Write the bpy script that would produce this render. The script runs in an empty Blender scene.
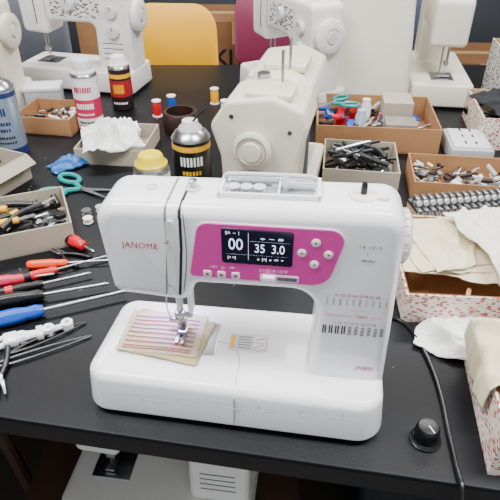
import bpy, bmesh, math, random
from mathutils import Vector, Matrix, Euler, noise
R=random.Random(7)
T=0.75
rad=math.radians

# ------------------------------------------------------------------ materials
def lin(h):
    h=h.lstrip('#'); c=[int(h[i:i+2],16)/255 for i in (0,2,4)]
    return tuple((x/12.92 if x<=.04045 else ((x+.055)/1.055)**2.4) for x in c)+(1,)
MATS={}
def mat(name,hexc,rough=.5,metal=0,bump=0,bscale=60,var=0,vscale=8,coat=0,emit=0,trans=0,hex2=None,alpha=1,spec=.5):
    if name in MATS: return MATS[name]
    m=bpy.data.materials.new(name); m.use_nodes=True
    nt=m.node_tree; b=nt.nodes['Principled BSDF']
    c=lin(hexc)
    b.inputs['Base Color'].default_value=c
    b.inputs['Roughness'].default_value=rough
    b.inputs['Metallic'].default_value=metal
    b.inputs['Coat Weight'].default_value=coat
    b.inputs['Specular IOR Level'].default_value=spec
    b.inputs['Transmission Weight'].default_value=trans
    b.inputs['Alpha'].default_value=alpha
    if emit:
        b.inputs['Emission Color'].default_value=c; b.inputs['Emission Strength'].default_value=emit
    tc=nt.nodes.new('ShaderNodeTexCoord')
    if var or hex2:
        n=nt.nodes.new('ShaderNodeTexNoise'); n.inputs['Scale'].default_value=vscale; n.inputs['Detail'].default_value=6
        nt.links.new(tc.outputs['Object'],n.inputs['Vector'])
        r=nt.nodes.new('ShaderNodeValToRGB'); r.color_ramp.elements[0].position=.35; r.color_ramp.elements[1].position=.68
        c2=lin(hex2) if hex2 else tuple(x*(1-var) for x in c[:3])+(1,)
        r.color_ramp.elements[0].color=c2; r.color_ramp.elements[1].color=c
        nt.links.new(n.outputs['Fac'],r.inputs['Fac']); nt.links.new(r.outputs['Color'],b.inputs['Base Color'])
    if bump:
        n=nt.nodes.new('ShaderNodeTexNoise'); n.inputs['Scale'].default_value=bscale; n.inputs['Detail'].default_value=4
        nt.links.new(tc.outputs['Object'],n.inputs['Vector'])
        bp=nt.nodes.new('ShaderNodeBump'); bp.inputs['Strength'].default_value=bump; bp.inputs['Distance'].default_value=.002
        nt.links.new(n.outputs['Fac'],bp.inputs['Height']); nt.links.new(bp.outputs['Normal'],b.inputs['Normal'])
    MATS[name]=m; return m
def printed(name,h1,h2,scale=60):
    m=mat(name,h1,.6); nt=m.node_tree; b=nt.nodes['Principled BSDF']
    tc=nt.nodes.new('ShaderNodeTexCoord'); v=nt.nodes.new('ShaderNodeTexVoronoi'); v.inputs['Scale'].default_value=scale
    mp=nt.nodes.new('ShaderNodeMapping'); mp.inputs['Scale'].default_value=(1,1,1.9)
    nt.links.new(tc.outputs['Object'],mp.inputs['Vector']); nt.links.new(mp.outputs['Vector'],v.inputs['Vector'])
    r=nt.nodes.new('ShaderNodeValToRGB'); r.color_ramp.interpolation='CONSTANT'
    r.color_ramp.elements[0].color=lin(h2); r.color_ramp.elements[1].color=lin(h1); r.color_ramp.elements[1].position=.38
    nt.links.new(v.outputs['Distance'],r.inputs['Fac']); nt.links.new(r.outputs['Color'],b.inputs['Base Color'])
    return m
WHITE=mat('white_plastic','F6F6F9',.26,coat=.25)
WHITE2=mat('offwhite_plastic','EAE8E4',.35,var=.05,vscale=20)
CREAM=mat('cream_plastic','DDD6C4',.38,var=.07,vscale=15)
IVORY=mat('ivory_plastic','E6E1D3',.36,var=.05,vscale=10)
SEAM=mat('seam_grey','5E5E66',.6)
GROOVE=mat('groove_grey','7A7A82',.5)
FAINT=mat('faint_grey_print','8C8C96',.6)
DGREY=mat('dark_grey_plastic','1E1F23',.4)
BLACK=mat('black_plastic','090A0C',.35)
GREY=mat('grey_plastic','A9ABAF',.45)
LGREY=mat('light_grey_plastic','CFD0D3',.4)
STEEL=mat('steel','B9BBC0',.28,1,var=.2,vscale=60)
DSTEEL=mat('dark_steel','5A5A5E',.35,1,var=.3,vscale=60)
PINK=mat('pink_panel','D8409F',.38)
LILAC=mat('lilac_outline','F0CDE8',.35)
LCD=mat('lcd_glass','0C0E28',.15,coat=.4)
LCDT=mat('lcd_digits','D8E2FF',.4,emit=1.4)
RED=mat('red_print','BE101B',.4)
REDP=mat('red_plastic','CC1020',.3)
ORANGE=mat('orange_plastic','EA4210',.3)
MAG=mat('magenta_print','B03A84',.4)
INK=mat('black_print','111118',.5)
YEL=mat('yellow_plastic','F0B000',.35)
YEL2=mat('acid_yellow_cap','E0C80C',.35)
BLUE=mat('blue_plastic','0C4CB0',.3)
TEAL=mat('teal_plastic','048884',.3)
CARD=mat('cardboard','AA7D54',.8,bump=.25,bscale=90,var=.2,vscale=14)
CARD2=mat('cardboard_pale','C2A37A',.8,bump=.2,bscale=90,var=.14,vscale=14)
CARDD=mat('cardboard_dark','805836',.85,bump=.2,bscale=40,var=.2,vscale=6)
GCARD=mat('grey_board','AFA593',.8,var=.14,vscale=14)
CLOTH=mat('white_cloth','EDECEC',.9,bump=.35,bscale=900)
CLOTH2=mat('cream_cloth','DFD4B6',.9,bump=.35,bscale=900)
CLOTH3=mat('ecru_cloth','E9E3D4',.9,bump=.35,bscale=900)
CANVAS=mat('canvas','CDBB94',.95,bump=.5,bscale=1400,var=.08,vscale=300)
CALICO=mat('calico','E2D5BC',.95,bump=.5,bscale=1400,var=.07,vscale=300)
REDPRINT=printed('red_print_card','DDD3C8','A8504C',110)
GREYPRINT=printed('grey_print_card','DCDCDA','5A5A60',75)
BROWN=mat('dark_brown','2F1915',.45,var=.2,vscale=12)
CLEAR=mat('clear_plastic','DDE3EA',.2,alpha=.45)
BLUEBAG=mat('blue_vinyl','2867AC',.35)

# ------------------------------------------------------------------ mesh builder
def poly_area(p): return sum(p[i][0]*p[(i+1)%len(p)][1]-p[(i+1)%len(p)][0]*p[i][1] for i in range(len(p)))/2
def fillet(pts,seg=5):
    out=[];n=len(pts)
    for i in range(n):
        x,y=pts[i][:2]; r=pts[i][2] if len(pts[i])>2 else 0
        P=Vector((x,y)); A=Vector(pts[i-1][:2])-P; B=Vector(pts[(i+1)%n][:2])-P
        if r<=0 or A.length<1e-7 or B.length<1e-7: out.append((x,y)); continue
        la,lb=A.length,B.length; A.normalize(); B.normalize()
        ang=A.angle(B)
        if ang>3.1: out.append((x,y)); continue
        d=min(r/math.tan(ang/2),la*.49,lb*.49); r=d*math.tan(ang/2)
        c=P+(A+B).normalized()*(r/math.sin(ang/2))
        s=P+A*d-c; e=P+B*d-c
        a0=math.atan2(s.y,s.x); a1=math.atan2(e.y,e.x); da=(a1-a0+math.pi)%(2*math.pi)-math.pi
        for k in range(seg+1):
            a=a0+da*k/seg; out.append((c.x+r*math.cos(a),c.y+r*math.sin(a)))
    return out
def inset(p,d):
    out=[];n=len(p)
    for i in range(n):
        a=Vector(p[i-1]);b=Vector(p[i]);c=Vector(p[(i+1)%n])
        e1=(b-a);e2=(c-b)
        if e1.length<1e-9:e1=e2
        if e2.length<1e-9:e2=e1
        e1=e1.normalized();e2=e2.normalized()
        n1=Vector((-e1.y,e1.x));n2=Vector((-e2.y,e2.x))
        k=1+n1.dot(n2)
        m=(n1+n2)/max(k,.35)
        out.append((b.x+m.x*d,b.y+m.y*d))
    return out
def rrect(x0,x1,y0,y1,r,seg=5): return fillet([(x0,y0,r),(x1,y0,r),(x1,y1,r),(x0,y1,r)],seg)
def TR(x=0,y=0,z=0,rx=0,ry=0,rz=0): return Matrix.Translation((x,y,z))@Euler((rad(rx),rad(ry),rad(rz))).to_matrix().to_4x4()
FRONT=Matrix(((1,0,0,0),(0,0,-1,0),(0,1,0,0),(0,0,0,1)))
AX=Euler((0,rad(90),0)).to_matrix().to_4x4()
def catmull(P,n=8,closed=False):
    P=[Vector(p) for p in P];o=[];N=len(P)
    rng=range(N if closed else N-1)
    for i in rng:
        if closed: a,b,c,d=P[i-1],P[i],P[(i+1)%N],P[(i+2)%N]
        else: a,b,c,d=P[max(i-1,0)],P[i],P[i+1],P[min(i+2,N-1)]
        for k in range(n):
            t=k/n
            o.append(.5*((2*b)+(c-a)*t+(2*a-5*b+4*c-d)*t*t+(3*b-a-3*c+d)*t**3))
    if not closed:o.append(P[-1])
    return o
class MB:
    def __init__(s): s.bm=bmesh.new(); s.m=[]
    def add(s,V,F,m,M=None,smooth=True):
        if m not in s.m: s.m.append(m)
        i=s.m.index(m)
        vs=[s.bm.verts.new((M@Vector(v)) if M is not None else Vector(v)) for v in V]
        for f in F:
            try:
                fc=s.bm.faces.new([vs[k] for k in f]); fc.material_index=i; fc.smooth=smooth
            except ValueError: pass
    def loft(s,rings,m,M=None,caps=(True,True),closed=False,ring_closed=True):
        n=len(rings[0]);V=[v for r in rings for v in r];F=[]
        L=len(rings)
        for j in range(L if closed else L-1):
            a=j*n;b=((j+1)%L)*n
            for i in range(n if ring_closed else n-1):
                k=(i+1)%n
                F.append((a+i,a+k,b+k,b+i))
        if not closed:
            if caps[0]:F.append(tuple(reversed(range(n))))
            if caps[1]:F.append(tuple(range((L-1)*n,L*n)))
        s.add(V,F,m,M)
    def slab(s,poly,z0,z1,m,M=None,r=0,seg=3,r0=None,taper=0):
        if poly_area(poly)<0: poly=list(reversed(poly))
        if r0 is None:r0=r
        rings=[]
        if r0>0:
            for k in range(seg):
                a=math.pi/2*k/seg
                rings.append([(x,y,z0+r0*(1-math.cos(a))) for x,y in inset(poly,r0*(1-math.sin(a)))])
            rings.append([(x,y,z0+r0) for x,y in poly])
        else: rings.append([(x,y,z0) for x,y in poly])
        P1=inset(poly,taper) if taper else poly
        if r>0:
            for k in range(seg+1):
                a=math.pi/2*k/seg
                rings.append([(x,y,z1-r*(1-math.sin(a))) for x,y in inset(P1,r*(1-math.cos(a)))])
        else: rings.append([(x,y,z1) for x,y in P1])
        s.loft(rings,m,M)
    def box(s,x0,x1,y0,y1,z0,z1,m,M=None,r=0,taper=0,seg=2):
        if r>0: s.slab(rrect(x0,x1,y0,y1,r,3),z0,z1,m,M,r=r*.9,seg=seg,taper=taper)
        else: s.slab([(x0,y0),(x1,y0),(x1,y1),(x0,y1)],z0,z1,m,M,taper=taper)
    def lathe(s,prof,m,M=None,seg=28,caps=(True,True)):
        rings=[[(max(r,1e-5)*math.cos(2*math.pi*i/seg),max(r,1e-5)*math.sin(2*math.pi*i/seg),z) for i in range(seg)] for r,z in prof]
        s.loft(rings,m,M,caps)
    def tube(s,pts,r,m,M=None,seg=8,closed=False):
        P=[Vector(p) for p in pts];N=len(P);rings=[]
        up=Vector((0,0,1)); prev=None
        for i in range(N):
            if closed: t=(P[(i+1)%N]-P[i-1])
            else: t=(P[min(i+1,N-1)]-P[max(i-1,0)])
            t=t.normalized() if t.length>1e-9 else Vector((1,0,0))
            if prev is None:
                a=up if abs(t.dot(up))<.9 else Vector((1,0,0))
                u=(a-t*a.dot(t)).normalized()
            else:
                u=prev-t*prev.dot(t); u=u.normalized() if u.length>1e-6 else prev
            prev=u;w=t.cross(u)
            rr=r[i] if isinstance(r,(list,tuple)) else r
            rings.append([P[i]+(u*math.cos(2*math.pi*k/seg)+w*math.sin(2*math.pi*k/seg))*rr for k in range(seg)])
        s.loft(rings,m,M,closed=closed)
    def patch(s,r,a0,a1,z0,z1,m,M=None,n=8):
        V=[];F=[]
        for k in range(n+1):
            a=rad(a0+(a1-a0)*k/n)
            V+= [(r*math.cos(a),r*math.sin(a),z0),(r*math.cos(a),r*math.sin(a),z1)]
        for k in range(n):F.append((2*k,2*k+2,2*k+3,2*k+1))
        s.add(V,F,m,M)
    def done(s,name,loc=(0,0,0),rz=0,parent=None,rot=None,ang=38):
        bm=s.bm
        bmesh.ops.recalc_face_normals(bm,faces=bm.faces)
        for e in bm.edges:
            if len(e.link_faces)==2 and e.calc_face_angle(0)>rad(ang): e.smooth=False
        me=bpy.data.meshes.new(name); bm.to_mesh(me); bm.free()
        for m in s.m: me.materials.append(m)
        o=bpy.data.objects.new(name,me); bpy.context.scene.collection.objects.link(o)
        o.location=loc; o.rotation_euler=rot if rot else (0,0,rad(rz))
        if parent:o.parent=parent
        return o
def empty(name,loc,rz=0):
    o=bpy.data.objects.new(name,None); bpy.context.scene.collection.objects.link(o)
    o.location=loc;o.rotation_euler=(0,0,rad(rz));o.empty_display_size=.05
    return o
def text(name,s,size,loc,m,parent,rot=(90,0,0),ext=.0001,align='CENTER',sx=1,shear=0,bold=0,sp=1):
    c=bpy.data.curves.new(name,'FONT'); c.body=s; c.size=size; c.extrude=ext; c.align_x=align; c.align_y='CENTER'; c.shear=shear; c.offset=bold
    c.space_character=sp
    c.materials.append(m)
    o=bpy.data.objects.new(name,c); bpy.context.scene.collection.objects.link(o)
    o.location=loc;o.rotation_euler=[rad(a) for a in rot];o.scale=(sx,1,1)
    if parent:o.parent=parent
    return o

# ------------------------------------------------------------------ room
def room():
    fl=mat('floor_vinyl','45403C',.5,var=.3,vscale=3)
    wl=mat('wall_paint','8D8880',.8,var=.08,vscale=2)
    cl=mat('ceiling_paint','DADAD8',.9,var=.03)
    b=MB();b.box(-3,3,-2,4,-.05,0,fl);b.done('floor')
    b=MB();b.box(-3,3,4,4.1,0,2.7,wl);b.done('wall_back')
    b=MB();b.box(-3.1,-3,-2,4,0,2.7,wl);b.done('wall_left')
    b=MB();b.box(3,3.1,-2,4,0,2.7,wl);b.done('wall_right')
    b=MB();b.box(-3,3,-2,4,2.7,2.75,cl);b.done('ceiling')
    b=MB();b.box(-3,3,3.985,4,0,.08,DGREY);b.done('baseboard_back')
    tubem=mat('lamp_tube','F4F8FF',.5,emit=6)
    for i,(x,y) in enumerate([(-.9,.4),(.9,.4),(-.9,2.2),(.9,2.2)]):
        b=MB();b.box(x-.62,x+.62,y-.11,y+.11,2.64,2.7,WHITE2,taper=.02)
        for dy in (-.05,.05): b.tube([(x-.58,y+dy,2.625),(x+.58,y+dy,2.625)],.014,tubem)
        o0=b.done('ceiling_lamp')
        l=bpy.data.lights.new('lamp_light','AREA');l.shape='RECTANGLE';l.size=1.2;l.size_y=.35
        l.energy=(66 if y<1 else 46);l.color=(1,.99,.975)
        o=bpy.data.objects.new('lamp_light',l);bpy.context.scene.collection.objects.link(o);o.location=(x,y,2.58);o.parent=o0
room()
w=bpy.data.worlds.new('World');bpy.context.scene.world=w;w.use_nodes=True
w.node_tree.nodes['Background'].inputs['Color'].default_value=(.90,.95,1,1)
w.node_tree.nodes['Background'].inputs['Strength'].default_value=1.15

# ------------------------------------------------------------------ workbench
def bench():
    top=mat('black_rubber_mat','0C0F15',.46,bump=.12,bscale=350,hex2='07080B',vscale=9,spec=.26)
    edge=mat('bench_edge','1C191B',.5,var=.2,vscale=20)
    leg=mat('bench_leg','3A3C42',.4,.6)
    p=empty('workbench',(0,0,0))
    sl=-.168
    def fy(x): return .420+sl*x
    b=MB()
    poly=[(-1.35,fy(-1.35)+.1),(-.8,fy(-.8)+.01,.3),(-.30,fy(-.30)),(1.35,fy(1.35)),(1.35,2.0),(-1.35,2.0)]
    b.slab(fillet(poly,8),T-.006,T,top,r=.002,r0=0)
    b.done('rubber_mat',parent=p)
    b=MB();b.slab(inset(list(fillet(poly,8)),.001),T-.036,T-.0062,edge)
    b.done('bench_top',parent=p)
    b=MB();q=random.Random(5);lint=mat('lint','A5A29C',.9)
    for k in range(70):
        x=q.uniform(-.5,.5);y=q.uniform(.5,1.6);a=q.uniform(0,6.28);L=q.uniform(.002,.008)
        if y<fy(x)+.02: continue
        b.tube([(x,y,T+.0006),(x+L*.5*math.cos(a),y+L*.5*math.sin(a),T+.0008),(x+L*math.cos(a+.5),y+L*math.sin(a+.5),T+.0006)],.00035,lint,seg=4)
    b.done('lint',parent=p)
    b=MB()
    for x,y in ((-1.2,.85),(1.2,.4),(-1.2,1.9),(1.2,1.9),(-.0,1.9)): b.box(x-.02,x+.02,y-.02,y+.02,0,T-.036,leg)
    b.box(-1.2,1.2,1.88,1.92,.62,T-.036,leg)
    b.box(-1.2,1.2,1.35,1.37,.1,T-.036,mat('modesty_panel','24252A',.6))
    b.done('bench_frame',parent=p)
bench()

# ------------------------------------------------------------------ main sewing machine
MO=(-.217,.480);MR=-7.0
def main_machine():
    P=empty('sewing_machine',(MO[0],MO[1],T),MR)
    b=MB()
    base=fillet([(0,.004,.03),(.383,-.008,.035),(.388,.165,.03),(.010,.165,.03)],8)
    b.slab(base,.006,.070,WHITE,r=.012,r0=.008,seg=6,taper=.004)
    for x in(.03,.34):
        for y in(.03,.14): b.lathe([(.009,0),(.009,.008)],DGREY,TR(x,y,0),16)
    b.done('base',parent=P)
    prof=fillet([(.381,.03),(.3745,.3085,.024),(.040,.300,.028),(.050,.176,.016),(.140,.170,.014),(.150,.198,.010),(.290,.200,.030),(.285,.03)],7)
    b=MB();b.slab(prof,-.118,-.040,WHITE,FRONT,r=.0145,r0=.0145,seg=6)
    b.done('arm_and_column',parent=P,ang=50)
    b=MB()
    b.box(.1985,.1993,-.0022,.0012,.014,.058,GROOVE)
    b.box(.1985,.1993,.012,.05,.0698,.0702,GROOVE)
    b.tube(catmull([(.199,.05,.0701),(.190,.075,.0701),(.160,.085,.0701),(.06,.085,.0701)],6),.0004,GROOVE,seg=4)
    b.done('base_seams',parent=P)
    b=MB();M=TR(.03,-.0022,.043,0,-1.9,-1.55)
    b.box(0,.325,0,.001,.0,.0004,FAINT,M)
    for i in range(33): b.box(i*.01,.0003+i*.01,0,.001,.0,(.0035 if i%5==0 else .0016),FAINT,M)
    b.done('ruler_scale',parent=P)
    for i in range(1,7): text('ruler_number_%d'%i,str(i*5),.004,(.03+i*.05,-.0032-.0013*i,.0505+.0017*i),FAINT,P)
    y=.0400
    for i,(x0,x1,mm) in enumerate(((.1170,.1190,GROOVE),(.1325,.1355,DGREY))):
        b=MB()
        b.slab(fillet([(x0+.005,.290),(x1+.005,.290),(x1+.004,.25,.05),(x1-.002,.184),(x0-.002,.184),(x0+.004,.25,.05)],5),-y,-y+.0006,mm,FRONT)
        b.tube(catmull([(x0+.006,.0395,.289),(x0+.006,.0435,.2975),(x0+.007,.055,.3022)],5),.0013+.0004*i,mm,seg=6)
        b.box(x0+.006,x1+.006,.054,.104,.3016,.3032,mm)
        b.done('thread_slot_%d'%(i+1),parent=P)
    b=MB()
    b.slab(fillet([(.1235,.286,.003),(.1315,.286,.003),(.1290,.2,.002),(.1195,.2,.002)],3),-.0402,-.0372,WHITE2,FRONT)
    b.tube(catmull([(.137,.039,.19),(.1435,.0385,.24),(.143,.039,.295)],6),.0006,SEAM,seg=4)
    b.box(.121,.125,.034,.042,.258,.262,STEEL,r=.0015)
    b.tube(catmull([(.120,.0385,.196),(.1235,.0385,.23),(.1245,.0385,.284)],6),.0005,SEAM,seg=4)
    b.done('thread_guide_strip',parent=P)
    b=MB()
    b.tube([(.054,.0395,.1905),(.114,.0395,.1875)],.0005,GROOVE,seg=4)
    b.done('face_cover_seam',parent=P)
    pk=fillet([(.157,.2865,.014),(.318,.2880,.016),(.300,.2125,.024),(.144,.2135,.006)],6)
    pk=pk if poly_area(pk)>0 else list(reversed(pk))
    b=MB();b.slab(pk,-.040,-.0388,LILAC,FRONT)
    b.slab(inset(pk,.0014),-.0404,-.0384,PINK,FRONT)
    b.done('control_panel',parent=P)
    U=.0065
    b=MB();b.slab(rrect(.183,.260,.230+U,.275+U,.003),.0,.0010,LCD,TR(0,.0388,0)@FRONT,r=.0005)
    b.done('display',parent=P)
    yt=.0376
    text('display_digits_large','00',.0200,(.1985,yt,.2550+U),LCDT,P,sx=.82)
    text('display_digits_small','35',.0155,(.2245,yt,.2515+U),LCDT,P,sx=.78)
    text('display_digits_width','3.0',.0155,(.2440,yt,.2515+U),LCDT,P,sx=.78)
    text('display_icons','||A  --  |',.0048,(.195,yt,.2700+U),LCDT,P)
    text('display_icons_right','-o-   ~~   ##',.0048,(.237,yt,.2650+U),LCDT,P)
    text('display_caption','o  [=]  o  <>  =',.0045,(.236,yt,.2380+U),LCDT,P)
    text('display_caption_left','[= =]',.0045,(.194,yt,.2380+U),LCDT,P)
    b=MB()
    b.box(.212,.2124,yt+.0002,yt+.0006,.236+U,.271+U,LCDT);b.box(.214,.256,yt+.0002,yt+.0006,.2605+U,.2608+U,LCDT);b.box(.188,.256,yt+.0002,yt+.0006,.2425+U,.2428+U,LCDT)
    b.done('display_rules',parent=P)
    b=MB()
    for x,z in((.2695,.250),(.2975,.250),(.2835,.264),(.2835,.236)):
        b.lathe([(.0050,0),(.0050,.0012),(.0042,.0018)],WHITE2,TR(x,.0390,z+U,90),18)
        b.lathe([(.0016,0),(.0016,.0004)],INK,TR(x,.0372,z+U,90),3)
    b.done('stitch_selector_buttons',parent=P)
    b=MB()
    for x in(.166,.182,.198):
        b.slab(rrect(x-.0048,x+.0048,.2085+U,.2175+U,.002),-.0396,-.0370,LILAC,FRONT,r=.0008)
        b.slab(rrect(x-.0018,x+.0018,.2114+U,.2146+U,.001),-.0372,-.0368,SEAM,FRONT)
    b.done('function_buttons',parent=P)
    text('button_caption','i U i   (:)    <>',.0048,(.183,yt+.0004,.2230+U),WHITE,P)
    text('speed_caption','|| l (||) A l ||| 0/',.0052,(.240,yt+.0004,.2230+U),WHITE,P)
    b=MB();b.slab(rrect(.225,.268,.2085+U,.2180+U,.002),-.0396,-.0378,LILAC,FRONT,r=.0005)
    b.slab(rrect(.228,.242,.2094+U,.2170+U,.002),-.0390,-.0335,WHITE,FRONT,r=.001)
    b.slab(rrect(.244,.266,.2108+U,.2156+U,.001),-.0390,-.0374,SEAM,FRONT)
    b.done('speed_slider',parent=P)
    text('brand_print','JANOME',.0105,(.0915,.0393,.2500),RED,P,sx=.94,sp=1.12)
    text('model_print','JN800',.0090,(.353,.0393,.0900),MAG,P,shear=.3,sx=.9)
    text('guide_print','* A - I 5 / 3',.0050,(.340,.0393,.268),INK,P)
    text('guide_print_small','\u2022',.0055,(.338,.0393,.260),INK,P)
    text('guide_print_lower','abcdon',.0050,(.340,.0393,.251),INK,P)
    b=MB();ys=.0394
    for i in range(10):
        x=.3010+i*.0073
        if i%3==0: b.box(x-.0003,x+.0003,ys,ys+.001,.188,.197,MAG)
        elif i%3==1: b.tube([(x+(.0010 if k%2 else -.0010),ys+.0002,.188+k*.0015) for k in range(7)],.00025,INK,seg=4)
        else:
            for k in range(5): b.box(x-.0010,x+.0010,ys,ys+.001,.188+k*.002,.1884+k*.002,INK)
        if i<4:
            b.box(x-.0022,x-.0006,ys,ys+.001,.144,.156,INK); b.box(x+.0006,x+.0022,ys,ys+.001,.144,.156,INK)
        else:
            for k in range(6): b.tube([(x-.002,ys+.0002,.144+k*.0022),(x+.002,ys+.0002,.1445+k*.0022+.001*(i%2))],.0004,INK,seg=4)
    b.box(.299,.331,ys,ys+.001,.1725,.1728,MAG);b.box(.352,.369,ys,ys+.001,.1725,.1728,MAG)
    b.done('stitch_chart',parent=P)
    text('chart_numbers_1','01 02 03 04 05 06 07 08',.0050,(.334,ys,.2020),MAG,P)
    text('chart_numbers_2','11 12 13 14 15 16 17 18',.0050,(.334,ys,.1610),MAG,P)
    text('chart_numbers_3','. . . . . . . . .',.0050,(.334,ys,.1820),INK,P)
    text('chart_title','*stitch',.0052,(.3415,ys,.1725),RED,P)
    b=MB();HM=TR(.372,.092,.252)@AX
    pr=[(.018,0),(.027,.002),(.0300,.005),(.031,.009),(.0300,.012),(.026,.0145),(.018,.0155),(.017,.014),(.0,.014)]
    b.lathe(pr,WHITE2,HM,40)
    for k in range(20): b.box(-.001,.001,.0298,.0318,.004,.011,LGREY,HM@TR(rz=18*k))
    b.done('handwheel',parent=P)
    # open accessory tray on top with carry handle
    b=MB();M=TR(.0,0,-.0075,0,-1.2,0)
    b.slab(rrect(.182,.292,.062,.106,.008),.3060,.3085,WHITE,M,r=.001)
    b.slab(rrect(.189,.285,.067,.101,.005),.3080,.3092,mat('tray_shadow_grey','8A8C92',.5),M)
    for (a0,a1,c0,c1) in((.182,.1870,.062,.106),(.2870,.292,.062,.106),(.182,.292,.1020,.106),(.182,.292,.062,.066)):
        b.box(a0,a1,c0,c1,.307,.3140,WHITE,M,r=.0018)
    b.box(.246,.2485,.065,.103,.307,.3130,WHITE,M)
    b.done('accessory_tray',parent=P)
    b=MB()
    for x in(.198,.212,.226):
        b.lathe([(.0070,0),(.0070,.001),(.003,.0015),(.003,.0045),(.0070,.005),(.0070,.006)],LGREY,M@TR(x,.077,.309),18)
    b.tube([(.196,.092,.3115),(.238,.090,.3115)],.0018,STEEL,M);b.box(.205,.220,.083,.089,.309,.312,DGREY,M,r=.001)
    b.lathe([(.0,0),(.0075,.0),(.0090,.002),(.0075,.004),(.0045,.006),(.0045,.012)],CLEAR,M@TR(.252,.082,.3165)@AX,20)
    b.tube([(.250,.082,.3165),(.288,.082,.3165)],.0032,CLEAR,M)
    b.done('bobbins_and_spool_pin',parent=P)
    b=MB()
    b.tube(catmull([(.186,.096,.310),(.187,.096,.317),(.194,.096,.3190),(.236,.096,.3195),(.276,.096,.3190),(.285,.096,.317),(.286,.096,.310)],6),.0026,LGREY,M)
    b.done('carry_handle',parent=P)
    b=MB()
    b.lathe([(.016,0),(.016,.002),(.014,.003)],WHITE2,TR(.330,.080,.3065),24)
    b.lathe([(.0035,0),(.0035,.010),(.0022,.014),(.0,.015)],BLACK,TR(.330,.080,.309),12)
    b.lathe([(.006,0),(.006,.004)],WHITE2,TR(.350,.074,.3070),16)
    b.done('bobbin_winder',parent=P)
    b=MB()
    b.lathe([(.009,0),(.009,.003),(.006,.004)],LGREY,TR(.146,.080,.3015),20)
    b.lathe([(.003,0),(.003,.007),(.005,.008),(.005,.010),(.0,.011)],STEEL,TR(.146,.080,.3035),14)
    b.lathe([(.006,0),(.006,.002),(.003,.003)],LGREY,TR(.100,.080,.3010),18)
    b.done('thread_tension_guide',parent=P)
    b=MB()
    nx,ny=.1165,.084
    b.lathe([(.0035,.100),(.0035,.18)],STEEL,TR(nx,ny,0),14)
    b.box(nx-.006,nx+.006,ny-.006,ny+.005,.108,.120,STEEL,r=.002)
    b.lathe([(.004,0),(.004,.010),(.003,.012)],STEEL,TR(nx+.005,ny,.114)@AX,14)
    b.lathe([(.0,.079),(.0007,.084),(.0009,.110)],STEEL,TR(nx,ny,0),8)
    b.lathe([(.003,.088),(.003,.175)],STEEL,TR(nx-.001,ny+.012,0),12)
    b.box(nx-.007,nx+.005,ny+.006,ny+.018,.086,.100,STEEL,r=.002)
    b.lathe([(.0035,0),(.0035,.012)],STEEL,TR(nx-.018,ny+.012,.093)@AX,12)
    for sx in(-1,1): b.slab(fillet([(nx+sx*.002,ny-.016,.001),(nx+sx*.006,ny-.018,.002),(nx+sx*.007,ny+.012,.002),(nx+sx*.002,ny+.012,.001)],3),.0765,.0785,STEEL)
    b.box(nx-.007,nx+.007,ny-.001,ny+.014,.0765,.083,STEEL,r=.002)
    b.box(nx-.003,nx+.003,ny+.006,ny+.014,.082,.09,STEEL)
    b.tube(catmull([(nx-.004,ny-.002,.17),(nx-.012,ny-.012,.15),(nx-.010,ny-.012,.12),(nx-.003,ny-.006,.108)],6),.001,STEEL,seg=6)
    b.box(nx+.012,nx+.018,ny-.004,ny+.012,.118,.178,WHITE2,r=.002)
    b.done('needle_and_presser_foot',parent=P)
    b=MB()
    b.slab(rrect(.088,.165,.058,.118,.004),.0695,.0708,STEEL,r=.0004)
    b.slab(rrect(.098,.145,.060,.080,.003),.0707,.0712,CLEAR)
    b.done('needle_plate',parent=P)
    b=MB();M=TR(.008,.014,-.002)
    b.slab(rrect(.172,.224,.058,.088,.002),.0718,.0724,LGREY,M)
    b.box(.174,.180,.061,.085,.0724,.0727,YEL,M)
    for k in range(5): b.box(.184,.202,.062+k*.005,.0633+k*.005,.0724,.0727,SEAM,M)
    b.box(.205,.221,.062,.072,.0724,.0727,WHITE,M);b.box(.205,.221,.075,.085,.0724,.0727,WHITE,M)
    b.tube([(.207,.064,.0728),(.219,.070,.0728)],.0006,RED,M,seg=4);b.tube([(.207,.078,.0728),(.219,.082,.0728)],.0006,RED,M,seg=4)
    b.done('warning_label',parent=P)
    led=mat('led_lens','B6ACFF',.3,emit=5)
    b=MB();b.box(.093,.108,.076,.093,.170,.1735,led);b.done('led_lens',parent=P)
    l=bpy.data.lights.new('led_light','SPOT');l.energy=1.5;l.color=(.50,.42,1);l.spot_size=rad(72);l.shadow_soft_size=.006;l.spot_blend=1
    o=bpy.data.objects.new('led_light',l);bpy.context.scene.collection.objects.link(o);o.parent=P;o.location=(.101,.104,.168);o.rotation_euler=(rad(4),0,0)
    return P
main_machine()

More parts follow.
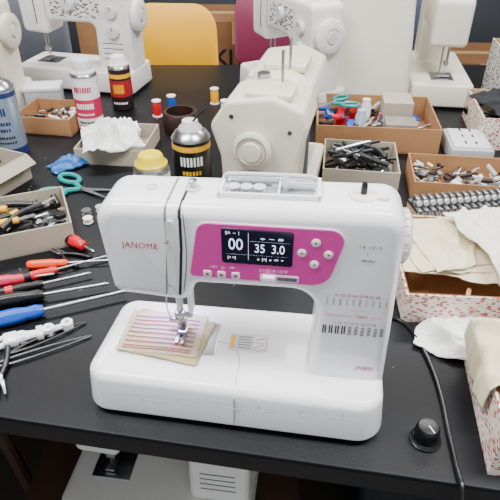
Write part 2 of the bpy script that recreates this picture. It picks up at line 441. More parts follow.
def swatch():
    c=math.cos(rad(MR));s=math.sin(rad(MR))
    lx,ly=.092,.088
    P=empty('fabric_swatch',(MO[0]+lx*c-ly*s,MO[1]+lx*s+ly*c,T+.0712),-9)
    def zf(x,y): return .0010*noise.noise(Vector((x*30,y*30,1)))+.0008*math.sin(x*70+1)+.0010*max(0,-y-.02)/.02
    def sheet(name,dz,w,h,ox,oy,ang,m,seed):
        b=MB();N=24;V=[];F=[]
        def e(t,k): return .0016*noise.noise(Vector((t*40,k,seed)))
        for j in range(N+1):
            for i in range(N+1):
                u=i/N-.5;v=j/N-.5
                x=u*w+(e(v,1) if i in(0,N) else 0);y=v*h+(e(u,2) if j in(0,N) else 0)
                V.append((x,y,dz+zf(x+ox,y+oy)+.001))
        for j in range(N):
            for i in range(N):F.append((j*(N+1)+i,j*(N+1)+i+1,(j+1)*(N+1)+i+1,(j+1)*(N+1)+i))
        b.add(V,F,m)
        o=b.done(name,(ox,oy,0),ang,P)
        md=o.modifiers.new('t','SOLIDIFY');md.thickness=.0010;md.offset=1
    sheet('lower_layer',0.0006,.112,.084,.004,-.003,-7,CANVAS,3)
    sheet('upper_layer',.0018,.108,.080,-.002,.001,1,CALICO,5)
    b=MB()
    purple=mat('purple_thread','8A3FA0',.6); rth=mat('red_thread','B81830',.6); pth=mat('pink_thread','C83A6E',.6)
    rows=((-.035,rth,0),(-.0305,rth,.0006),(-.022,rth,.0013),(-.0135,pth,.0009),(-.005,rth,.0013),(.0035,purple,.0004),(.0115,rth,.0009),(.0195,pth,.0006),(.027,purple,.0003))
    for k,(yy,m,a) in enumerate(rows):
        pts=[]
        for i in range(86):
            x=-.047+i*.00108
            pts.append((x,yy+a*(1 if i%2 else -1),.0042+zf(x-.002,yy+.001)))
        b.tube(pts,.00065,m,seg=4)
    b.done('stitch_rows',(-.002,.001,0),1,P)
swatch()

# ------------------------------------------------------------------ generic props
def tray(name,loc,w,d,h,rz,m,fill=None,n=0,seed=1,flap=False,item=(.01,.03),inner=None,extra=None,piletop=.6):
    b=MB();t=.003
    b.box(-w/2,w/2,-d/2,d/2,0,t,m)
    for (x0,x1,y0,y1) in((-w/2,w/2,-d/2,-d/2+t),(-w/2,w/2,d/2-t,d/2),(-w/2,-w/2+t,-d/2+t,d/2-t),(w/2-t,w/2,-d/2+t,d/2-t)):
        b.box(x0,x1,y0,y1,t*.5,h,m)
    if inner:
        i0=w/2-t-.0006;j0=d/2-t-.0006
        for (x0,x1,y0,y1) in((-i0,i0,-j0,-j0+.0006),(-i0,i0,j0-.0006,j0),(-i0,-i0+.0006,-j0,j0),(i0-.0006,i0,-j0,j0)):
            b.box(x0,x1,y0,y1,t,h+.0006,inner)
        b.box(-i0,i0,-j0,j0,t,t+.001,inner)
    if flap:
        b.box(-w/2,w/2,-d*.28,0,0,.002,m,TR(0,-d/2,h-.002)@TR(rx=35))
        b.box(0,d*.25,-d/2,d/2,0,.002,m,TR(w/2,0,h-.002)@TR(ry=40))
    r=random.Random(seed)
    if fill:
        for i in range(n):
            x=r.uniform(-w/2+.018,w/2-.018);y=r.uniform(-d/2+.018,d/2-.018);z=t+.006+r.random()*h*piletop
            L=r.uniform(*item);mm=r.choice(fill)
            M=TR(x,y,z,r.uniform(-25,25),r.uniform(-25,25),r.uniform(0,360))
            q=r.random()
            if q<.3: b.box(-L/2,L/2,-L*.2,L*.2,-L*.1,L*.1,mm,M,r=L*.05)
            elif q<.5: b.lathe([(L*.18,-L/2),(L*.18,L/2)],mm,M@AX,10)
            elif q<.65: b.lathe([(L*.1,-L*.1),(L*.35,-L*.1),(L*.35,L*.1),(L*.1,L*.1)],mm,M,14)
            elif q<.85: b.tube([(-L*.6,0,0),(0,0,0),(L*.15,L*.25,0),(L*.5,L*.3,0)],L*.08,mm,M,seg=6)
            else: b.slab(fillet([(-L/2,-L*.1,.001),(L/2,-L*.2,.002),(L/2,L*.2,.002),(0,L*.15,.001),(-L/2,L*.25,.002)],2),-.001,.0015,mm,M)
    if extra: extra(b)
    return b.done(name,(loc[0],loc[1],T+(loc[2] if len(loc)>2 else 0)),rz)
def spray_can(name,x,y,r,h,body,bands,cap,capstyle,rz=0):
    b=MB()
    hb=h*.78
    b.lathe([(r*.9,0),(r,.003),(r,hb)],body,caps=(True,False))
    b.lathe([(r,hb),(r*1.02,hb+.001),(r*.99,hb+.004)],STEEL,caps=(False,False))
    b.lathe([(r*.99,hb+.003),(r*.85,hb+.012),(r*.55,hb+.020),(r*.5,hb+.021)],STEEL,caps=(False,True))
    for (z0,z1,m) in bands: b.patch(r+.0003,0,360,z0*hb,z1*hb,m,n=32)
    if capstyle=='cap': b.lathe([(r*.86,hb+.008),(r*.86,h-.006),(r*.8,h),(r*.3,h+.001)],cap,seg=24)
    elif capstyle=='cup':
        b.lathe([(r*.9,hb+.004),(r*.92,hb+.012),(r*.74,hb+.018),(r*.70,h-.004),(r*.62,h)],cap,seg=24)
    elif capstyle=='straw':
        b.lathe([(r*.62,hb+.012),(r*.60,hb+.022),(r*.42,hb+.030),(r*.40,h),(0,h+.001)],cap,seg=24)
        b.tube([(0,-r*.1,h-.010),(r*.35,-r*.25,h+.010),(r*.9,-r*.3,h+.03)],.0022,INK)
    else:
        b.lathe([(r*.35,hb+.018),(r*.35,hb+.03),(r*.25,hb+.032)],STEEL,seg=16)
        b.box(-r*.28,r*.28,-r*.28,r*.28,hb+.030,h,cap,r=.003)
        b.tube([(0,-r*.2,h-.008),(0,-r*.5,h-.006)],.002,REDP)
    return b,lambda:b.done(name,(x,y,T),rz)
def labels(b,r,hb,rows,m0=INK,seed=0,base=-90):
    q=random.Random(seed)
    for (zc,hh,span,m) in rows:
        n=max(2,int(span/9))
        for k in range(n):
            a=base-span/2+k*span/n
            b.patch(r+.0006,a,a+span/n*q.uniform(.55,.8),(zc-hh/2)*hb,(zc+hh/2)*hb,m,n=3)

CANSILVER=mat('can_silver_blue','9AA9BE',.3,.5);NAVY=mat('navy_print','1B2F62',.4);CANW=mat('can_white','E9E6E8',.3);CANPINK=mat('can_pink','C5244F',.35);CANDK=mat('can_dark','24181C',.35)
r=.036;b,f=spray_can('spray_can',-.590,1.29,r,.205,CANSILVER,[(.0,.12,NAVY),(.9,.97,NAVY)],WHITE2,'noz');labels(b,r,.16,[(.7,.12,60,NAVY),(.52,.05,80,NAVY),(.42,.05,70,NAVY),(.3,.04,90,INK),(.22,.03,90,INK)],seed=1);f()
r=.034;b,f=spray_can('spray_can',-.427,1.432,r,.185,CANW,[(.28,.62,CANPINK),(.0,.06,CANPINK)],LGREY,'cup');labels(b,r,.144,[(.8,.1,80,CANPINK),(.5,.1,80,WHITE),(.35,.04,80,WHITE),(.2,.04,80,INK),(.13,.03,80,INK)],seed=2);f()
r=.031;b,f=spray_can('spray_can',-.370,1.585,r,.15,CANDK,[(.35,.75,mat('can_red','A01C24',.4)),(.8,.9,YEL)],WHITE2,'cup');labels(b,r,.117,[(.55,.22,60,YEL),(.2,.05,80,WHITE)],seed=3);f()
r=.040;b,f=spray_can('spray_can',-.122,1.08,r,.165,mat('can_black','0E0F12',.3),[(.86,.95,YEL),(.0,.05,GREY)],LGREY,'straw');labels(b,r,.128,[(.70,.16,70,WHITE),(.5,.07,60,YEL),(.38,.05,75,WHITE),(.28,.04,75,WHITE)],seed=4,base=-85);f()
r=.035;b,f=spray_can('spray_can',-.192,.985,r,.135,mat('can_grey','8C8F90',.35,.3),[(.8,.96,WHITE2)],YEL2,'cup');f()

def screwdriver(x,y,rz,L,hl,hr,m,m2=None,z=0,name='screwdriver',tilt=0,sr=.0028):
    b=MB();seg=18
    prof=[(0,0),(.7,.0),(.92,.05),(1,.15),(1,.62),(.78,.78),(.85,.9),(.6,1.0)]
    rings=[]
    for pr,pz in prof:
        ring=[]
        for i in range(seg):
            a=2*math.pi*i/seg; fl=1-(.1 if (i%3==0 and .1<pz<.7) else 0)
            ring.append((max(pr,1e-3)*hr*fl*math.cos(a),max(pr,1e-3)*hr*fl*math.sin(a),pz*hl))
        rings.append(ring)
    b.loft(rings,m,TR(0,0,hr)@AX)
    if m2: b.lathe([(hr*1.03,hl*.25),(hr*1.03,hl*.4)],m2,TR(0,0,hr)@AX,18)
    b.lathe([(sr,hl*.95),(sr,L-.01),(sr*1.3,L-.006),(sr*.6,L)],STEEL,TR(0,0,hr)@AX,10)
    return b.done(name,(x,y,T+z),0,rot=(0,rad(tilt),rad(rz)))
def pliers(x,y,rz,s,m,z=0,name='pliers',metal=STEEL,op=10):
    b=MB()
    for sg in(-1,1):
        p=catmull([(0,0,.008),(-.02,sg*.012,.008),(-.05,sg*(.016+op*.0004),.008),(-.09,sg*(.012+op*.001),.008)],6)
        b.tube([v*s for v in p],[.0045*s+.0015*s*min(1,i/8) for i in range(len(p))],m,seg=10)
        b.slab(fillet([(-.004*s,sg*0),(.008*s,sg*.010*s,.003),(.045*s,sg*(.003+op*.0003)*s,.001),(.045*s,sg*op*.00025*s),(.006*s,0)],3),.004*s,.012*s,metal,r=.001)
    b.lathe([(.009*s,.003*s),(.009*s,.013*s)],metal,seg=18);b.lathe([(.003*s,.013*s),(.003*s,.0145*s)],DSTEEL,seg=12)
    return b.done(name,(x,y,T+z),rz)
def scissors(x,y,rz,s,z=0,op=12):
    b=MB()
    for sg in(-1,1):
        M=TR(rz=sg*op)
        b.slab(fillet([(-.01*s,-.006*s,.003),(.085*s,-sg*.001*s),(.08*s,.002*s,.001),(0,.008*s,.003)],3),(.003 if sg>0 else .005)*s,(.005 if sg>0 else .007)*s,STEEL,M)
        c=Vector((-.060*s,-sg*.004*s,.006*s))
        ring=[c+Vector((math.cos(a)*.028*s,math.sin(a)*.016*s,0)) for a in [2*math.pi*k/20 for k in range(20)]]
        ring=[M@TR(0,-sg*.014*s,0)@v for v in ring]
        b.tube(ring,.0056*s,TEAL,closed=True,seg=8)
        b.tube([M@Vector((-.034*s,-sg*.010*s,.006*s)),M@Vector((-.004*s,0,.006*s))],[.007*s,.005*s],TEAL,seg=8)
    b.lathe([(.005*s,.002*s),(.005*s,.009*s)],STEEL,seg=14)
    return b.done('scissors',(x,y,T+z),rz)
def cloth(name,x,y,sx,sy,h,rz,m,seed,z=0,N=60,soft=1.0,dome=.5,crumple=.12,wob=.20,layers=1):
    b=MB()
    for L in range(layers):
        V=[];F=[];sd=seed+L*3.3;ca=math.cos(L*.22);sa=math.sin(L*.22);k=1-.10*L
        for j in range(N+1):
            for i in range(N+1):
                u=i/N-.5;v=j/N-.5
                a=.6+seed*.37; fu=u*math.cos(a)+v*math.sin(a); fv=-u*math.sin(a)+v*math.cos(a)
                X=k*(u*sx*(1+wob*noise.noise(Vector((v*2.6,sd,1))))+.05*sx*noise.noise(Vector((u*3,v*3,sd))))
                Y=k*(v*sy*(1+wob*noise.noise(Vector((u*2.6,sd,5))))+.05*sy*noise.noise(Vector((u*3,v*3,sd+9))))
                e=max(0,1-(2*abs(u))**2.6)*max(0,1-(2*abs(v))**2.6)
                n1=1-min(1,abs(noise.noise(Vector((fu*1.6+seed,fv*3.8/soft,seed*2.3))))*3.0)
                n2=1-min(1,abs(noise.noise(Vector((fu*5.5/soft+seed,fv*1.7,seed*1.1+4))))*3.0)
                n3=noise.noise(Vector((u*7,v*7,seed)))*crumple+(1-min(1,abs(noise.noise(Vector((u*8+seed,v*8,seed+2))))*3))*crumple
                Z=.003+h*(dome*e**.7+(1-dome)*max(0,.60*n1**1.3+.34*n2**1.3+n3)*(.30+.70*e))
                V.append((X*ca-Y*sa,X*sa+Y*ca,max(.002,Z)+L*.0045))
        for j in range(N):
            for i in range(N):F.append((j*(N+1)+i,j*(N+1)+i+1,(j+1)*(N+1)+i+1,(j+1)*(N+1)+i))
        b.add(V,F,m)
    o=b.done(name,(x,y,T+z),rz,ang=80)
    md=o.modifiers.new('t','SOLIDIFY');md.thickness=.0014;md.offset=1
    return o
def drape(name,x,y,rz,w,flat,drop,z,m,seed,sag=.010,N=50,ripple=.006):
    """thin sheet: lies flat for 'flat' metres behind the edge (local +Y) then hangs down by 'drop' in front of it"""
    b=MB();V=[];F=[];tot=flat+drop
    for j in range(N+1):
        for i in range(N+1):
            u=i/N-.5
            dl=drop*(.55+.45*math.cos(u*2.4+.5*noise.noise(Vector((u*2,seed,0)))))+.25*drop*noise.noise(Vector((u*3,seed,3)))
            s=-dl+(flat+dl)*j/N    # s<0 hanging
            X=u*w*(1+.05*noise.noise(Vector((s*14,seed,2))))+.006*noise.noise(Vector((s*25,u*3,seed)))
            crease=(1-min(1,abs(noise.noise(Vector((u*2.6+seed,s*9,seed))))*3))**1.5
            if s>0:
                Y=s; Z=ripple*crease+.003*noise.noise(Vector((u*8,s*40,seed)))+.003-sag*math.sin(math.pi*min(1,s/flat))*(1-abs(2*u)**2)
                if s<.008: Z-=(.008-s)**2*30
            else:
                Y=-.005-.004*(.5+noise.noise(Vector((u*7,seed,6))))*min(1,-s/.02); Z=s+.001
            V.append((X,Y,Z))
    for j in range(N):
        for i in range(N):F.append((j*(N+1)+i,j*(N+1)+i+1,(j+1)*(N+1)+i+1,(j+1)*(N+1)+i))
    b.add(V,F,m)
    o=b.done(name,(x,y,T+z),rz,ang=80)
    md=o.modifiers.new('t','SOLIDIFY');md.thickness=.0014;md.offset=1
    return o

# left side clutter
tray('cardboard_tray',(-.535,1.46),.16,.14,.045,-10,CARD,[CARDD,BLACK,LGREY,WHITE2,DSTEEL],70,2)
tray('cardboard_tray',(-.325,1.290),.165,.165,.04,-6,GCARD,[GREY,LGREY],8,3)
cloth('cloth',-.335,1.265,.14,.15,.075,15,CLOTH,2,z=.036,soft=1.3,dome=.15,crumple=.14)
tray('carton_box',(-.575,1.12),.12,.11,.06,-25,GCARD,[GREY,WHITE2,DSTEEL],12,4,flap=True)
def yb(b):
    for k,(x,y,a,m) in enumerate(((-.03,-.03,12,YEL),(-.02,-.01,20,YEL),(.0,.03,-10,BLACK),(.02,.0,35,BLACK))):
        b.tube(catmull([(-.07,-.01,0),(-.02,.004,.003),(.03,0,0)],5),[.0065]*11,BLACK if k%2 else m,TR(x,y,.047,0,0,a),seg=10)
        b.tube([(.02,0,0),(.06,.0,0)],.004,STEEL,TR(x,y,.047,0,0,a))
        b.lathe([(.0072,-.004),(.0072,.012)],YEL,TR(x-.03,y-.005,.049,0,0,a)@AX,12)
tray('tool_tray',(-.440,.910),.18,.15,.05,22,GCARD,[BLACK,DGREY,STEEL,DSTEEL,BLACK],60,5,item=(.02,.05),extra=yb)
scissors(-.368,1.082,-18,1.0,op=16)
cloth('vinyl_pouch',-.43,1.20,.085,.05,.03,40,BLUEBAG,4)
b=MB();b.lathe([(.044,0),(.046,.004),(.046,.05),(.043,.054),(.036,.054),(.034,.010),(0,.010)],BROWN,seg=36);b.done('round_pot',(-.185,1.42,T))
b=MB();b.box(-.05,.05,-.035,.035,0,.055,CLEAR,r=.006);b.box(-.052,.052,-.037,.037,.052,.064,LGREY,r=.004)
b.done('plastic_case',(-.60,1.60,T),8)
for i,(x,y) in enumerate(((-.335,.985),(-.31,1.0),(-.325,.955),(-.300,.960))):
    b=MB();b.lathe([(.010,0),(.010,.001),(.004,.0015),(.004,.009),(.010,.0095),(.010,.0105),(0,.0105)],[STEEL,CLEAR,WHITE2,BROWN][i],seg=20);b.done('bobbin',(x,y,T))
# thread spools and little jars on the back of the bench
def spool(x,y,m,s=1):
    b=MB();b.lathe([(.014*s,0),(.014*s,.003),(.008*s,.004)],WHITE2,seg=20);b.lathe([(.011*s,.004),(.012*s,.012),(.012*s,.034),(.010*s,.042)],m,seg=20);b.lathe([(.008*s,.042),(.013*s,.043),(.013*s,.046),(0,.046)],WHITE2,seg=20)
    b.done('thread_spool',(x,y,T))
spool(-.262,1.52,REDP);spool(-.225,1.56,BLUE);spool(-.105,1.62,YEL);spool(.17,1.60,TEAL);spool(-.07,1.52,WHITE2)
screwdriver(-.350,.885,-38,.085,.055,.012,REDP,BLACK)
screwdriver(-.395,.798,6,.16,.07,.0085,ORANGE,None,sr=.002)
screwdriver(-.405,.752,27,.17,.075,.0085,REDP,BLACK,sr=.002)
screwdriver(-.455,.742,14,.12,.07,.010,CANPINK,sr=.002)
screwdriver(-.44,.684,16,.21,.105,.012,BLACK,sr=.0025)
screwdriver(-.425,.715,22,.16,.08,.009,BLACK,REDP,sr=.0025)
screwdriver(-.43,.634,21,.24,.11,.013,BLUE,NAVY,sr=.003)
pliers(-.345,.838,150,.6,BLACK,op=16)
def white_clip():
    b=MB()
    b.tube(catmull([(-.06,-.012,.006),(-.03,-.004,.007),(.0,0,.007),(.055,.008,.006)],5),.0045,WHITE,seg=8)
    b.tube(catmull([(-.05,.010,.006),(-.02,.010,.008),(.02,.004,.008),(.055,.008,.006)],5),.004,WHITE,seg=8)
    for x,y in((-.06,-.012),(-.01,.004),(.03,.006),(.058,.008)): b.lathe([(.009,0),(.009,.012),(.004,.012),(.004,.002)],WHITE,TR(x,y,0),16)
    b.box(-.035,-.015,-.010,.014,.001,.014,WHITE,r=.002); b.box(.012,.022,-.008,.016,.001,.012,WHITE2,r=.002)
    b.done('plastic_bracket',(-.335,.618,T),21)
white_clip()
def tweezers(x,y,rz,L,m):
    b=MB()
    for sg in(-1,1): b.tube(catmull([(0,0,.004),(L*.3,sg*.006,.004),(L*.7,sg*.005,.004),(L,sg*.0008,.003)],5),[.003-.002*i/15 for i in range(16)],m,seg=6)
    b.done('tweezers',(x,y,T),rz)
tweezers(-.385,.552,27,.16,DSTEEL);tweezers(-.355,.585,36,.12,BLACK)
pliers(-.350,.535,-62,.75,DSTEEL,metal=STEEL,op=18)

# right side clutter
def jars(b):
    for x,y,m,h in((-.05,.04,REDP,.05),(-.02,.05,WHITE2,.06),(-.085,.02,REDP,.045),(-.035,.01,mat('pale_blue','A8C4DA',.4),.045)):
        b.lathe([(.014,.004),(.014,h),(.011,h+.006),(.011,h+.016),(0,h+.017)],m,TR(x,y,0),20)
    b.box(.02,.095,-.0,.08,.004,.085,GCARD,r=0);b.box(.02,.10,-.08,-.02,.004,.06,mat('taupe_block','8B8378',.6,var=.2,vscale=30),r=.004)
tray('cardboard_tray',(.325,1.395),.30,.23,.065,-6,CARD,[DSTEEL,BLACK,STEEL,GREY,BLUE,REDP],110,6,item=(.015,.045),extra=jars)
scissors(.215,1.43,200,.8,z=.066,op=16)
def tools(b):
    rr=random.Random(3)
    for k in range(20):
        L=rr.uniform(.05,.10);M=TR(rr.uniform(-.04,.04),rr.uniform(-.04,.05),.045+rr.random()*.02,0,rr.uniform(-8,8),rr.uniform(-60,60))
        b.tube(catmull([(-L/2,0,0),(0,rr.uniform(-.01,.01),.002),(L/2,0,0)],4),rr.uniform(.003,.006),rr.choice([BLACK,DSTEEL,DGREY,STEEL]),M,seg=8)
tray('tool_tray',(.250,1.160),.165,.16,.05,-8,GCARD,[DSTEEL,BLACK,STEEL],40,8,item=(.02,.05),extra=tools)
tray('cardboard_tray',(.475,1.085),.25,.14,.05,-8,CARD,[STEEL,DSTEEL,GREY,WHITE2,BROWN],130,9,item=(.012,.035))
def feetrow(b):
    b.box(-.13,.13,-.026,.026,.0,.042,CARD2)
    b.tube([(-.135,-.004,.056),(.135,-.004,.056)],.0045,STEEL,seg=8)
    for k in range(19):
        x=-.126+k*.014
        b.box(x-.0055,x+.0055,-.026,.024,.042,.050,STEEL,r=.002)
        b.box(x-.004,x+.004,-.010,.008,.049,.068,STEEL,r=.001)
        b.lathe([(.005,0),(.005,.006)],LGREY,TR(x,-.012,.060,90),10)
        b.tube([(x-.004,-.026,.045),(x-.0045,-.040,.040)],.0022,STEEL,seg=6);b.tube([(x+.004,-.026,.045),(x+.0045,-.040,.040)],.0022,STEEL,seg=6)
b=MB();feetrow(b);b.done('presser_foot_rack',(.445,.960,T),9)
b=MB();b.box(-.050,.050,-.065,.065,0,.04,GREY,r=.006);b.box(-.042,.042,-.056,.056,.038,.044,LGREY,r=.003)
for y in(-.03,.01,.045):
    for x in(-.012,.012):b.box(x-.002,x+.002,y-.008,y+.008,.0435,.0445,BLACK)
b.done('power_strip',(.530,1.270,T),-6)
tray('printed_carton',(.655,1.40),.14,.22,.08,-8,REDPRINT,[BLACK,DGREY,GREY],30,11,item=(.03,.06),inner=CARD2)
tray('printed_carton',(.372,.768),.25,.235,.055,-4,REDPRINT,[CLOTH2,CARD2],6,12,item=(.03,.05),inner=CARD)
cloth('folded_cloth',.345,.795,.155,.185,.026,-14,CLOTH2,6,z=.046,soft=1.9,dome=.12,crumple=.06,wob=.10,layers=3)
drape('folded_cloth',.442,.700,12,.13,.17,.035,.078,CLOTH3,8,sag=.008,ripple=.010)
cloth('cloth',.318,.612,.125,.090,.040,-30,CLOTH,11,soft=1.4,dome=.08,crumple=.12)
tray('cardboard_box',(.396,.470),.20,.19,.080,-9,REDPRINT,[CLOTH,CARD2],5,13,item=(.03,.05),inner=CARD)
drape('folded_cloth',.299,.512,-99,.13,.15,.050,.084,CLOTH2,14,sag=.010,ripple=.012)
b=MB()
b.lathe([(.019,0),(.0195,.003),(.0165,.005),(.0155,.007)],BLACK,seg=36)
rings=[]
for z,rr_ in((.007,.0135),(.010,.0155),(.024,.0145),(.028,.0125),(.0285,.010)):
    rings.append([((rr_*(1-.05*(i%2)))*math.cos(2*math.pi*i/48),(rr_*(1-.05*(i%2)))*math.sin(2*math.pi*i/48),z) for i in range(48)])
b.loft(rings,BLACK)
b.box(-.0006,.0006,-.012,.0,.0285,.0288,WHITE)
b.done('control_knob',(.220,.440,T),20)
b=MB()
c=catmull([(.170,.60,T+.03),(.200,.655,T+.012),(.228,.664,T+.0035),(.246,.645,T+.0035),(.256,.600,T+.0035),(.260,.55,T+.0035),(.258,.50,T+.0035),(.252,.45,T+.0035),(.247,.40,T+.0035),(.245,.370,T+.002),(.243,.354,T-.04),(.25,.34,T-.25),(.28,.40,T-.5),(.3,.5,.004),(.5,.55,.004)],8)
b.tube(c,.0030,BLACK,seg=8);b.done('power_cord')

# ------------------------------------------------------------------ background machines
def bgmachine(name,x,y,rz,m,W=.38,D=.17,H=.30,z=0,armD=.10,dial=True,panel=None,wheel=.045,trim=GREY):
    b=MB()
    b.slab(rrect(0,W,0,D,.02),.004,.07,m,r=.008,seg=3,taper=.003)
    for a,c_ in((.02,.02),(W-.06,D-.05),(.02,D-.05),(W-.06,.02)): b.box(a,a+.04,c_,c_+.03,0,.006,BLACK)
    y0=(D-armD)/2
    prof=fillet([(W-.006,.03),(W-.002,H,.022),(.03,H-.004,.024),(.035,.165,.014),(.115,.16,.012),(.125,.2,.012),(W-.115,.2,.02),(W-.12,.03)],5)
    b.slab(prof,-(y0+armD),-y0,m,FRONT,r=.012,r0=.012,seg=4)
    b.lathe([(wheel*.6,0),(wheel,.004),(wheel,.018),(wheel*.85,.023),(wheel*.5,.024),(wheel*.45,.021),(0,.021)],trim if trim!=GREY else m,TR(W-.004,D/2,.22)@AX,32)
    b.lathe([(wheel*.35,.02),(wheel*.33,.027),(0,.0275)],LGREY,TR(W-.004,D/2,.22)@AX,24)
    b.box(.122,.1235,y0-.0006,y0+.002,.205,H-.02,SEAM)
    b.box(.085,.088,y0-.0008,y0+.002,.19,H-.03,DGREY)
    for zz in(.10,.115,.13,.145): b.box(W-.095,W-.03,y0-.0006,y0+.002,zz,zz+.0025,SEAM)
    if dial:
        for xx,zz in((W-.055,.235),(W-.055,.18),(.2,.25)):
            b.lathe([(.020,0),(.020,.004),(.016,.012),(0,.013)],LGREY,TR(xx,y0+.001,zz,90),24)
            b.box(-.001,.001,.004,.016,.013,.0135,INK,TR(xx,y0+.001,zz,90))
    if panel: b.slab(rrect(.14,W-.09,.215,H-.025,.004),-(y0+.001),-(y0-.0008),panel,FRONT)
    b.lathe([(.003,H-.004),(.003,H+.03)],STEEL,TR(W-.07,D/2,0),8);b.box(W-.13,W-.08,D/2-.02,D/2+.02,H-.004,H+.004,trim,r=.002)
    b.lathe([(.007,H-.005),(.007,H+.004)],DSTEEL,TR(.15,D/2,0),14)
    b.lathe([(.0035,.10),(.0035,.17)],STEEL,TR(.078,D/2-.01,0),10);b.lathe([(.003,.085),(.003,.17)],STEEL,TR(.076,D/2+.006,0),10)
    b.lathe([(.0008,.072),(.0008,.10)],STEEL,TR(.078,D/2-.01,0),6);b.box(.068,.088,D/2-.025,D/2+.012,.074,.08,STEEL,r=.002);b.box(.072,.090,D/2-.016,D/2-.002,.103,.115,STEEL,r=.002)
    b.box(.045,.12,D/2-.035,D/2+.03,.0695,.0712,STEEL)
    return b.done(name,(x,y,T+z),rz)
bgmachine('sewing_machine',-.735,1.765,-14,WHITE2,W=.39,panel=GREYPRINT)
def vintage():
    b=MB();W=.36;D=.19
    b.slab(rrect(0,W,0.01,D-.01,.012),.0,.055,CREAM,r=.006)
    MX=Matrix(((0,0,1,0),(1,0,0,0),(0,1,0,0),(0,0,0,1)))
    colp=fillet([(.035,.05),(.160,.05),(.166,.17,.01),(.182,.235,.01),(.172,.262,.012),(.120,.282,.02),(.040,.270,.016),(.010,.225,.02),(.028,.17,.02)],5)
    b.slab(colp,.245,W-.004,CREAM,MX,r=.008,r0=.004)
    arm=fillet([(.034,.185,.01),(.160,.185,.01),(.176,.235,.01),(.168,.260,.012),(.120,.280,.02),(.045,.268,.016),(.018,.225,.02)],5)
    b.slab(arm,.012,.25,CREAM,MX,r=.010,r0=.008)
    b.slab(fillet([(.04,.150,.008),(.16,.150,.008),(.16,.20),(.04,.20)],4),.012,.10,CREAM,MX,r0=.008,r=.008)
    b.box(.02,.23,.03,.16,.053,.0565,mat('bed_metal','B9B4A4',.35,.3))
    M=TR(W-.006,.088,.192)@AX
    b.lathe([(.024,0),(.033,.003),(.0345,.008),(.0345,.016),(.031,.020),(.026,.021),(.024,.018),(.018,.018),(.016,.024),(.0,.025)],CREAM,M,40)
    b.lathe([(.0349,.009),(.0349,.013)],mat('wheel_band','A69F88',.5),M,40)
    b.lathe([(.0250,.0212),(.0262,.0214)],SEAM,M,40,caps=(False,False))
    b.box(.242,.2435,.016,.17,.06,.24,SEAM)
    for k in range(4): b.box(W-.005,W-.0025,.045,.125,.085+k*.010,.088+k*.010,SEAM)
    b.box(W-.006,W-.0022,.060,.115,.135,.150,mat('name_plate','B8AE98',.4),r=.001)
    for yy,zz in((.05,.245),(.15,.225),(.145,.08)): b.lathe([(.004,0),(.004,.002)],DSTEEL,TR(W-.005,yy,zz)@AX,12)
    b.lathe([(.0025,.27),(.0025,.335)],STEEL,TR(.27,.12,0),8);b.lathe([(.0025,.27),(.0025,.335)],STEEL,TR(.19,.12,0),8)
    b.box(.10,.19,.07,.15,.272,.286,CREAM,r=.004);b.box(.29,.345,.07,.15,.272,.284,CREAM,r=.004)
    b.lathe([(.012,.27),(.012,.284),(.006,.285)],STEEL,TR(.235,.08,0),20)
    b.box(.205,.235,.05,.06,.268,.279,LGREY,r=.002)
    b.lathe([(.0035,.07),(.0035,.16)],STEEL,TR(.06,.1,0),10);b.box(.05,.07,.08,.115,.062,.07,STEEL,r=.002)
    b.done('sewing_machine',(.000,1.255,T),-103,ang=40)
vintage()
screwdriver(.118,1.30,85,.12,.05,.008,REDP,BLACK)
bgmachine('sewing_machine',-.040,1.79,-62,WHITE2,W=.36,panel=GREYPRINT,dial=True)
b=MB()
b.slab(rrect(-.118,.118,-.15,.15,.03,6),0,.36,IVORY,r=.022,seg=5,taper=.024,r0=0)
b.slab(rrect(-.121,.121,-.153,.153,.03,6),0,.018,IVORY,r=.003)
b.slab(rrect(-.1195,.1195,-.1515,.1515,.03,6),.020,.0225,GROOVE)
b.box(-.03,.03,-.012,.012,.357,.372,LGREY,r=.004)
b.tube([(-.093,-.10,.345),(-.1155,-.105,.02)],.0006,SEAM,seg=4)
b.done('sewing_machine_cover',(.352,1.72,T),-4)
bgmachine('sewing_machine',.64,1.56,82,IVORY,W=.36,D=.18,panel=None)
bgmachine('sewing_machine',-1.02,1.53,-8,CREAM,W=.36,D=.18)
tray('printed_carton',(.80,1.62),.18,.20,.16,-8,GREYPRINT,[BLACK,DGREY,GREY],30,15,item=(.03,.06),piletop=.9,inner=CARD2)
cloth('cloth',.66,1.395,.12,.16,.04,10,mat('dark_cloth','1B1C22',.9),21,z=.075,soft=1)

# ------------------------------------------------------------------ chairs, boxes behind
def chair(name,x,y,rz,m,topz=.92,w=.40):
    b=MB();fr=mat('chair_frame','55575C',.3,.9)
    prof=fillet([(-w/2,0,.05),(w/2,0,.05),(w/2*.92,.32,.09),(-w/2*.92,.32,.09)],6)
    def bend(px,pz,off): return (px, .19+off+.05*(-(px/(w/2))**2)+pz*.16, topz-.32+pz)
    rings=[]
    p2=prof if poly_area(prof)>0 else list(reversed(prof))
    for off,ins in((.0,.006),(-.004,0),(-.012,0),(-.016,.006)):
        rings.append([bend(a,c_,off) for a,c_ in inset(p2,ins)])
    b.loft(rings,m)
    b.slab(rrect(-w/2,w/2,-.20,.19,.06),.43,.465,m,r=.012,r0=.01)
    for sx in(-1,1):
        b.tube(catmull([(sx*w*.45,-.18,0),(sx*w*.42,-.16,.42),(sx*w*.42,.15,.425),(sx*w*.36,.20,.6),(sx*w*.34,.235,topz-.15)],6),.010,fr)
        b.tube([(sx*w*.42,.12,.42),(sx*w*.46,.24,.0)],.010,fr)
    b.tube([(-w*.42,-.15,.42),(w*.42,-.15,.42)],.009,fr)
    b.done(name,(x,y,0),rz)
chair('chair',-.320,2.12,-4,mat('chair_yellow','E8AA00',.4),.885,.38)
chair('chair',.115,2.55,12,mat('chair_plum','7E2A4C',.5),.87,.32)
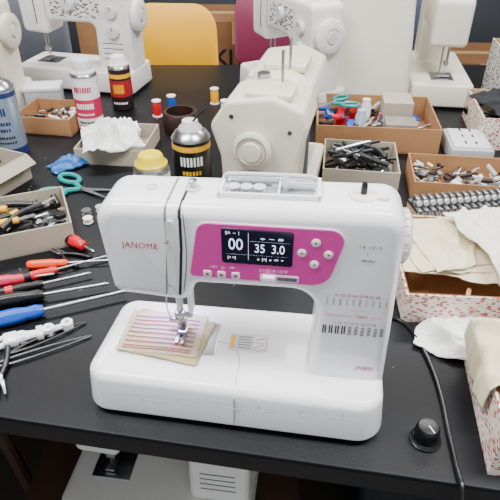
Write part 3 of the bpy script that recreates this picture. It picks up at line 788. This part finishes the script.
chair('chair',-.97,2.35,0,mat('chair_grey','5A5F68',.5),.93,.40)
chair('chair',.62,2.35,-8,mat('chair_navy','3A4458',.5),.95,.42)
def carton(x,y,z,w,d,h,rz,m=CARDD,t=None):
    P=empty('cardboard_box',(x,y,z),rz)
    b=MB();b.box(-w/2,w/2,-d/2,d/2,0,h,m)
    tp=mat('packing_tape','B99B6A',.3)
    b.box(-w/2-.0005,w/2+.0005,-.025,.025,h-.0005,h+.0005,tp)
    b.box(-.025,.025,-d/2-.0008,-d/2+.001,h*.7,h,tp)
    b.box(-w/2,w/2,-.0008,.0008,h,h+.0006,SEAM)
    b.done('carton_body',parent=P)
    if t: text('carton_print',t,.11,(-w*.15,-d/2-.0008,h*.5),INK,P,bold=.002)
carton(-.05,2.95,0,.5,.4,.38,4);carton(-.05,2.95,.3812,.46,.38,.34,-3,t='KI')
carton(-.62,3.05,0,.5,.4,.40,-4);carton(-.6,3.05,.4012,.5,.38,.30,2,CARD)
carton(.55,3.1,0,.5,.4,.45,3);carton(.58,3.1,.4512,.45,.38,.25,-5,CARD)
carton(1.2,3.05,0,.55,.4,.5,-3);carton(-1.25,3.0,0,.55,.4,.55,5)
b=MB();cab=mat('cabinet_grey','3E424A',.5,.2)
b.box(-2.2,2.2,3.45,3.9,0,1.1,cab,r=.006)
for k in range(8):
    x=-2.2+k*.55
    b.box(x+.01,x+.54,3.435,3.452,.06,1.07,cab,r=.004);b.box(x+.46,x+.5,3.42,3.437,.5,.6,STEEL,r=.003)
b.done('storage_cabinet')
def under():
    bgmachine('sewing_machine',-.36,.58,-8,WHITE2,W=.36,D=.2,z=-T+.30,panel=None,dial=False)
    b=MB();wd=mat('crate_wood','4E3628',.6,var=.25,vscale=8,bump=.2)
    b.box(-.45,.1,.5,.86,.0,.03,wd);b.box(-.45,.1,.5,.86,.27,.299,wd)
    for x in(-.45,.08):b.box(x,x+.02,.5,.86,.03,.27,wd)
    b.box(-.43,.08,.84,.86,.03,.27,wd)
    b.done('wooden_stand')
    b=MB();b.box(-.2,.2,-.15,.15,.40,.43,wd,r=.01)
    for sx in(-1,1):
        for sy in(-1,1): b.tube([(sx*.17,sy*.12,.40),(sx*.19,sy*.14,0)],.014,wd)
    b.done('wooden_stool',(-.72,.66,0),-10)
    b=MB();b.box(-.16,.16,-.12,.12,0,.42,mat('bin_dark','2A2C31',.5),r=.015,taper=-.01)
    b.done('waste_bin',(.42,.82,0),-5)
under()

# ------------------------------------------------------------------ camera
cam=bpy.data.cameras.new('camera');co=bpy.data.objects.new('camera',cam);bpy.context.scene.collection.objects.link(co)
co.location=(0,0,T+.60);co.rotation_euler=(rad(55),0,0)
cam.sensor_width=36;cam.lens=36*560/500;cam.clip_start=.02
bpy.context.scene.camera=co
